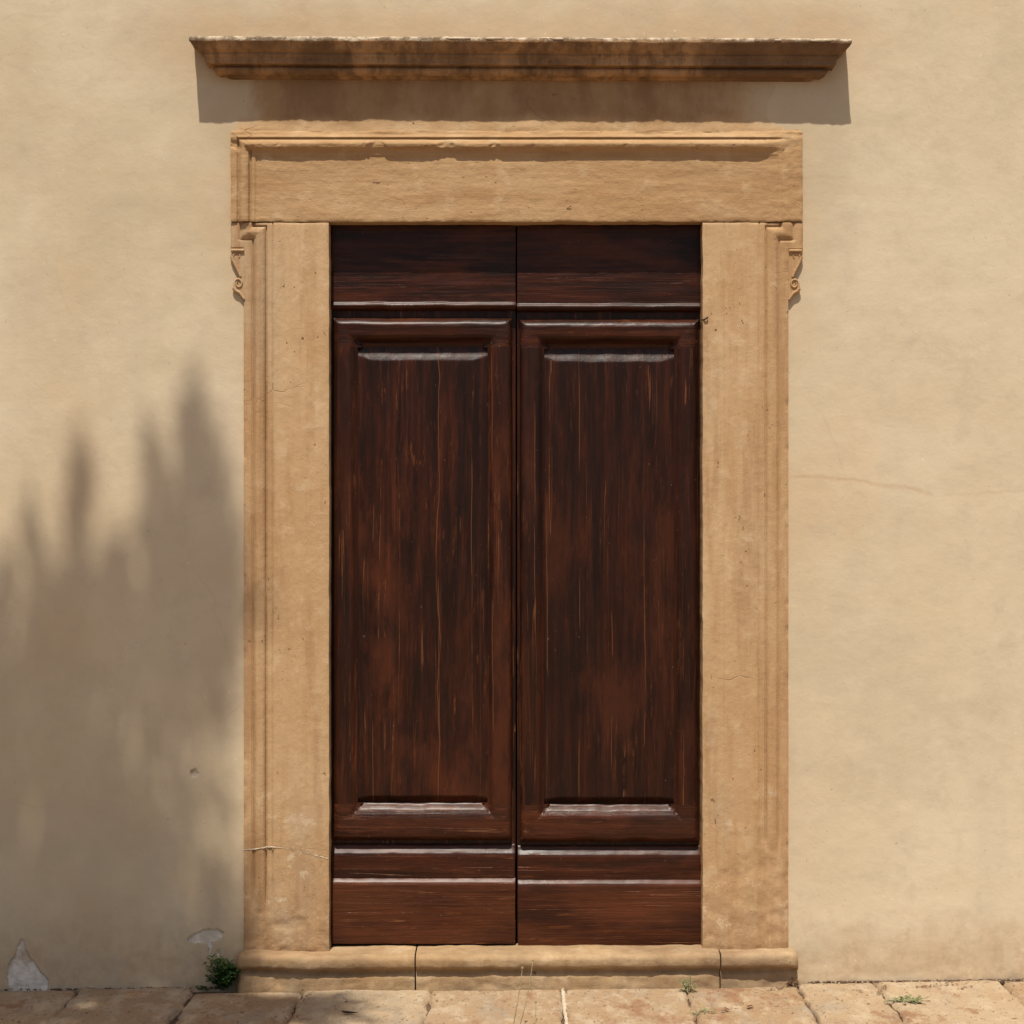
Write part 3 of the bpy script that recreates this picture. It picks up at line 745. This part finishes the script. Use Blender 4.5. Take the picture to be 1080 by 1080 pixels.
sets = [dict(top=mat_wood('wood_top_left', False, 0, 1, -.30), h=mat_wood('wood_rail_left', False, .03, 2), h2=mat_wood('wood_foot_rail_left', False, .14, 9, .25), v=mat_wood('wood_panel_left', True, 0, 3, .1, PX(462, -.066)), v2=mat_wood('wood_stile_left', True, .03, 4, .2), k=mat_wood('wood_kick_left', False, .22, 6, .2), dark=wd),
        dict(top=mat_wood('wood_top_right', False, 0, 11, -.38), h=mat_wood('wood_rail_right', False, .03, 12), h2=mat_wood('wood_foot_rail_right', False, .10, 19, .3), v=mat_wood('wood_panel_right', True, 0, 13), v2=mat_wood('wood_stile_right', True, .02, 14, .1), k=mat_wood('wood_kick_right', False, .20, 16, .1), dark=wd)]
leaf(348.5, 543.8, 3.0, sets[0], 0)
leaf(545.4, 740.6, 8.0, sets[1], 1.5)

# ------------------------------------------------------------------ small plants
def leafquad(m, c, d, up, ln, wdt, mi=0, bend=.25):
    d = Vector(d).normalized(); s_ = d.cross(Vector(up)); 
    if s_.length < .01: s_ = d.cross(Vector((1, 0, 0)))
    s_.normalize(); n_ = s_.cross(d); c = Vector(c)
    a = c; e = c + d*ln - n_*ln*bend
    m1 = c + d*ln*.35 + n_*ln*.05; m2 = c + d*ln*.7 - n_*ln*bend*.4
    b = len(m.v)
    m.v.extend([tuple(q) for q in (a, m1 + s_*wdt*.5, m1 - s_*wdt*.5, m2 + s_*wdt*.38, m2 - s_*wdt*.38, e)])
    for f in ((b, b+2, b+1), (b+1, b+2, b+4, b+3), (b+3, b+4, b+5)): m.f.append(f); m.m.append(mi)
def weed(name, base, h, wdt, ns, nl, ll, lw, mats, label, cat, seed, lean=(0, 0), flat=0.0):
    r = random.Random(seed); t = thing(name, base, label, cat)
    st = MB(); lf = MB()
    for i in range(ns):
        an = r.uniform(0, 6.28); rad = r.random()**.6
        tip = Vector(base) + Vector((math.cos(an)*wdt*rad + lean[0], math.sin(an)*wdt*rad*.8 - abs(lean[1]), h*r.uniform(.25, 1)**1.1*(1-.35*rad)))
        b0 = Vector(base) + Vector((math.cos(an)*wdt*.15, math.sin(an)*wdt*.08, 0))
        mid_ = (b0+tip)/2 + Vector((0, 0, h*.10)); P = []
        for k in range(9):
            u = k/8; P.append(b0*(1-u)**2 + mid_*2*u*(1-u) + tip*u*u)
        for q in P: q.y = min(q.y, -.012)
        st.tube(P, lambda u: .0013*(1-.6*u), 5)
        for k in range(nl):
            u = r.uniform(.15, 1)**.8; q = b0*(1-u)**2 + mid_*2*u*(1-u) + tip*u*u; q.y = min(q.y, -.016)
            a2 = r.uniform(0, 6.28)
            dd = Vector((math.cos(a2), math.sin(a2)*.8 - .2, r.uniform(-.2, .7)))
            leafquad(lf, q, dd, (0, 0, 1), ll*r.uniform(.5, 1.15), lw*r.uniform(.6, 1.2), 0, r.uniform(.0, .4))
    st.build('stem', mats[1], t); lf.build('foliage', mats[0], t, smooth=False)
    return t
x = PX(238)
weed('leafy_weed', (x, -.035, gz(x)-.003), .165, .070, 46, 17, .021, .012, (M['leaf'], M['leaf']), 'dark green leafy weed growing between the wall foot and the left end of the doorstep', 'weed', 4, (0, .02))
x = PX(216)
weed('low_weed', (x, -.03, gz(x)-.004), .022, .035, 8, 8, .012, .008, (M['leaf'], M['leaf']), 'tiny low green sprig beside the dark leafy weed at the wall foot', 'weed', 5)
x = PX(720)
weed('grass_sprout', (x+.01, -.13, gz(x)-.010), .075, .035, 12, 5, .030, .004, (M['palegreen'], M['palegreen']), 'thin pale green sprout in the paving joint before the right end of the doorstep', 'weed', 6)
x = PX(726)
weed('grass_sprout', (x+.01, -.42, gz(x)-.010), .035, .05, 9, 5, .028, .004, (M['palegreen'], M['palegreen']), 'flat pale green tuft in the same joint at the lower edge of the photo', 'weed', 7)
x = PX(922)
weed('creeping_weed', (x+.055, -.30, gz(x)-.004), .028, .085, 24, 13, .012, .006, (M['palegreen'], M['stalk']), 'low greyish green creeping weed in the paving joint at far right', 'weed', 8)
x = PX(832)
weed('dry_weed', (x+.005, -.055, gz(x)-.004), .035, .045, 12, 6, .012, .005, (M['dryleaf'], M['dryleaf']), 'brown dried weed at the right corner of the doorstep', 'weed', 9)
# tall thin stalks with seed heads, rooted in the joint nearer the camera
def stalk(name, root, mid_, tip, head, label):
    t = thing(name, root, label, 'stalk', 'dry stalks before the doorstep'); m = MB(); P = []
    for k in range(13):
        u = k/12; P.append(Vector(root)*(1-u)**2 + Vector(mid_)*2*u*(1-u) + Vector(tip)*u*u)
    m.tube(P, lambda u: .0017*(1-.35*u), 6); m.build('stem', M['stalk'], t)
    hd = MB(); rows = []
    for i in range(7):
        a = math.pi*i/6; rows.append([(tip[0]+head*math.sin(a)*math.cos(b)*.9, tip[1]+head*math.sin(a)*math.sin(b)*.9, tip[2]+head*math.cos(a)*1.15) for b in [k*math.pi/4 for k in range(8)]])
    hd.grid(rows, closed=True, flip=True); hd.build('seed_head', M['stalk'], t)
yy = -.72
stalk('dry_stalk', (PX(538, .72), yy, -.01), (PX(545, .7), yy, .08), (PX(551, .6), -.60, PZ(1021.5, .6)), .0062, 'thin dry stalk with a pale round seed head before the middle of the doorstep')
stalk('dry_stalk', (PX(543, .72), yy+.02, -.01), (PX(556, .7), yy, .09), (PX(562, .58), -.58, PZ(1013, .58)), .0035, 'tallest thin dry stalk, just right of the round seed head')
stalk('dry_stalk', (PX(560, .72), yy+.01, -.01), (PX(566, .7), yy, .03), (PX(565, .62), -.62, PZ(1057, .62)), .0040, 'shortest thin dry stalk, right of the two taller ones')
# twigs and dry leaves lying about
def litter(name, px, y, ln, an, label, cat, mat, r=.0025, bow=.2):
    x = PX(px, -y); m = MB(); P = []
    for k in range(9):
        u = k/8 - .5; s_ = bow*ln*(.25-u*u)*2
        P.append(Vector((x+math.cos(an)*ln*u - math.sin(an)*s_, y+math.sin(an)*ln*u + math.cos(an)*s_, gz(x)+.004+r+.2*s_*0)))
    m.tube(P, lambda u: r*(.5+1.2*math.sin(math.pi*min(1, u+.12))), 6)
    return tag(m.build(name, mat, loc=(x, y, gz(x))), label, cat)
litter('twig', 369, -.40, .055, -.25, 'small dark curved twig lying on the paving at lower left of centre', 'twig', M['iron'], .0026, -.3)
def fallen(px, y, label, seed):
    r = random.Random(seed); x = PX(px, -y); m = MB()
    for k in range(5):
        an = r.uniform(0, 6.28)
        leafquad(m, (x+r.uniform(-.006, .006), y+r.uniform(-.01, .01), gz(x)+.006), (math.cos(an), math.sin(an)*.6, .25), (0, 0, 1), r.uniform(.012, .022), .009, 0, .3)
    return tag(m.build('dry_leaf', M['dryleaf'], smooth=False, loc=(x, y, gz(x))), label, 'dry leaf', 'fallen dry leaves')
fallen(767, -.42, 'curled brown leaf on the paving, left of two near the right of the doorstep', 3)
fallen(790, -.38, 'curled brown leaf on the paving, right of two below the doorstep end', 4)
mb = MB(); r = random.Random(12)
for (a, b, y0, y1, n_) in ((966, 1022, -.06, -.13, 34), (1010, 1026, -.10, -.15, 14), (812, 838, -.06, -.14, 26), (924, 934, -.08, -.22, 20), (318, 326, -.08, -.3, 10)):
    for k in range(n_):
        u = r.random(); px = a+(b-a)*u; y = y1 + (y0-y1)*(u*.7 + r.random()*.3); x = PX(px, -y); an = r.uniform(0, 6.28)
        leafquad(mb, (x, y, gz(x)+.003), (math.cos(an), math.sin(an), r.uniform(0, .5)), (0, 0, 1), r.uniform(.006, .016), r.uniform(.003, .007), 0, .3)
tag(mb.build('dry_litter', M['dryleaf'], smooth=False), 'scattered dry brown plant litter on the paving near the wall', 'litter', kind='stuff')
mb = MB()
for k in range(260):
    px = r.uniform(-10, 1090); y = -r.uniform(.02, .62); x = PX(px, -y); rr = r.uniform(.0012, .0036)
    if -.84 < x < 1.01 and y > -.09: y -= .08
    ring = [[(x+rr*math.cos(a)*s_*r.uniform(.7, 1.3), y+rr*math.sin(a)*s_*r.uniform(.7, 1.3), gz(x)+rr*h_) for a in (0, 1.2, 2.4, 3.7, 5)] for s_, h_ in ((1, -.5), (.95, .4), (.3, .9))]
    mb.grid(ring, closed=True); mb.poly(ring[-1])
tag(mb.build('paving_grit', M['crumb'], smooth=False), 'fine grit and tiny pebbles scattered over the paving', 'grit', kind='stuff')
# iron pin in the right reveal
m = MB(); m.tube([(PX(740), -.004, PZ(337.5)), (PX(742.5), -.017, PZ(337.5)), (PX(745), -.020, PZ(336)), (PX(746), -.018, PZ(335))], .0028, 8)
o = m.build('iron_pin', M['iron'], sur)

# ------------------------------------------------------------------ the tree whose shadow falls on the wall
T0 = 9.6
def lift(px, py, t): 
    return Vector(((px-540)/300, 0, PZ(py))) + SUN*t
tc = lift(-30, 1200, T0)
tree = thing('leafy_tree', (tc.x-.1, tc.y, 0), 'tall leafy tree out of view on the left whose soft shadow lies on the wall', 'tree')
r = random.Random(21)
trunk = MB(); P = [Vector((tc.x-.1, tc.y, -.05)), Vector((tc.x-.16, tc.y-.05, 2)), Vector((tc.x-.05, tc.y, 4.5)), Vector((tc.x, tc.y, 7)), Vector((tc.x, tc.y+.05, 8.6))]
Q = []
for (a, b) in zip(P, P[1:]):
    for k in range(6): Q.append(a.lerp(b, k/6))
Q.append(P[-1])
trunk.tube(Q, lambda u: .16*(1-.72*u) + .05*math.exp(-u*18), 14)
crown = MB()
def shoot(px0, py0, px1, py1, r0, r1, n_, dt=0.0):
    """a leafy shoot from foot (px0,py0) to tip (px1,py1): its shadow runs between those wall points"""
    t = T0 + dt
    a, b = lift(px0, py0, t), lift(px1, py1, t)
    trunk.tube([Vector((tc.x, tc.y, min(8.3, a.z-.3))), a.lerp(Vector((tc.x, tc.y, a.z)), .3), a, a.lerp(b, .5), b], lambda u: .022*(1-.85*u), 6)
    for k in range(n_):
        u = r.random(); q = a.lerp(b, u); rr = (r0 + (r1-r0)*u)/300*math.sqrt(r.random())
        if r.random() < .22: rr *= 2.3
        v = Vector((r.gauss(0, 1), r.gauss(0, 1), r.gauss(0, 1))).normalized()*rr
        v.z *= 1.2
        dd = Vector((v.x, v.y, abs(v.z)+.05+rr)).normalized() + Vector((r.gauss(0, .35), r.gauss(0, .35), r.gauss(.2, .35)))
        leafquad(crown, q+v, dd, (r.gauss(0, 1), r.gauss(0, 1), 1), r.uniform(.05, .095), r.uniform(.018, .034), 0, r.uniform(0, .3))
SH = [(208, 560, 203, 425, 24, 3, 170), (226, 560, 232, 480, 12, 5, 50), (176, 590, 158, 478, 11, 3, 110), (80, 600, 86, 478, 15, 3, 150), (84, 690, 82, 600, 20, 14, 80),
      (44, 660, 32, 555, 14, 4, 90), (134, 690, 127, 600, 11, 3, 70), (10, 720, 4, 640, 12, 4, 50), (206, 640, 206, 540, 32, 26, 150), (236, 640, 240, 570, 12, 8, 80)]
for k in range(13):
    x_ = r.uniform(-10, 236); y_ = r.uniform(630, 730) + (35 if x_ < 75 else 0); l_ = r.uniform(45, 95)
    SH.append((x_, y_, x_+r.uniform(-14, 14), y_-l_, r.uniform(5, 10), 2, int(l_*.55)))
for i, q in enumerate(SH): shoot(*q, dt=r.uniform(-.6, .5))
# body of the crown: clumps with gaps between
GAPS = [(60, 812, 28, 55), (28, 660, 20, 34), (152, 660, 16, 44), (178, 700, 16, 30), (212, 860, 20, 44), (14, 800, 16, 34), (120, 775, 14, 44), (240, 725, 16, 60), (75, 920, 18, 26), (180, 970, 26, 22), (330, 1130, 50, 30), (300, 1060, 26, 20)]
n_cl = 0
while n_cl < 340:
    px = r.uniform(-330, 420); py = r.uniform(590, 1440)
    rt = lin([(600, 238), (800, 243), (1000, 246), (1060, 262), (1120, 300), (1200, 365), (1300, 400), (1440, 380)], py) - 6
    lt = lin([(590, 0), (640, -60), (760, -160), (1000, -280), (1440, -330)], py)
    if px > rt or px < lt: continue
    top = lin([(-330, 940), (-100, 780), (0, 720), (60, 690), (120, 730), (160, 690), (180, 625), (250, 615)], px)
    if py < top: continue
    g = max([math.exp(-((px-a)/c)**2-((py-b)/d)**2) for a, b, c, d in GAPS])
    if r.random() < g*1.5 or mn.noise(Vector((px/34, py/52, 3.7))) < -.14: continue
    n_cl += 1
    dep = 1.1*math.sqrt(max(.08, 1-((px+20)/400)**2)); t = T0 + r.uniform(-dep, dep)
    c = lift(px, py, t); R_ = r.uniform(.05, .13)
    for k in range(40):
        v = Vector((r.gauss(0, .5), r.gauss(0, .5), r.gauss(0, .6)))*R_
        leafquad(crown, c+v, v.normalized()+Vector((0, 0, .6)), (r.gauss(0, 1), r.gauss(0, 1), 1), r.uniform(.05, .095), r.uniform(.02, .036), 0, r.uniform(0, .3))
    if n_cl % 6 == 0:
        b0 = Vector((tc.x, tc.y, max(5.5, min(8.3, c.z-.7)))); trunk.tube([b0, b0.lerp(c, .5)+Vector((0, 0, -.05)), c], lambda u: .028*(1-.8*u), 6)
trunk.build('trunk', M['bark'], tree); crown.build('crown', M['treeleaf'], tree, smooth=False)
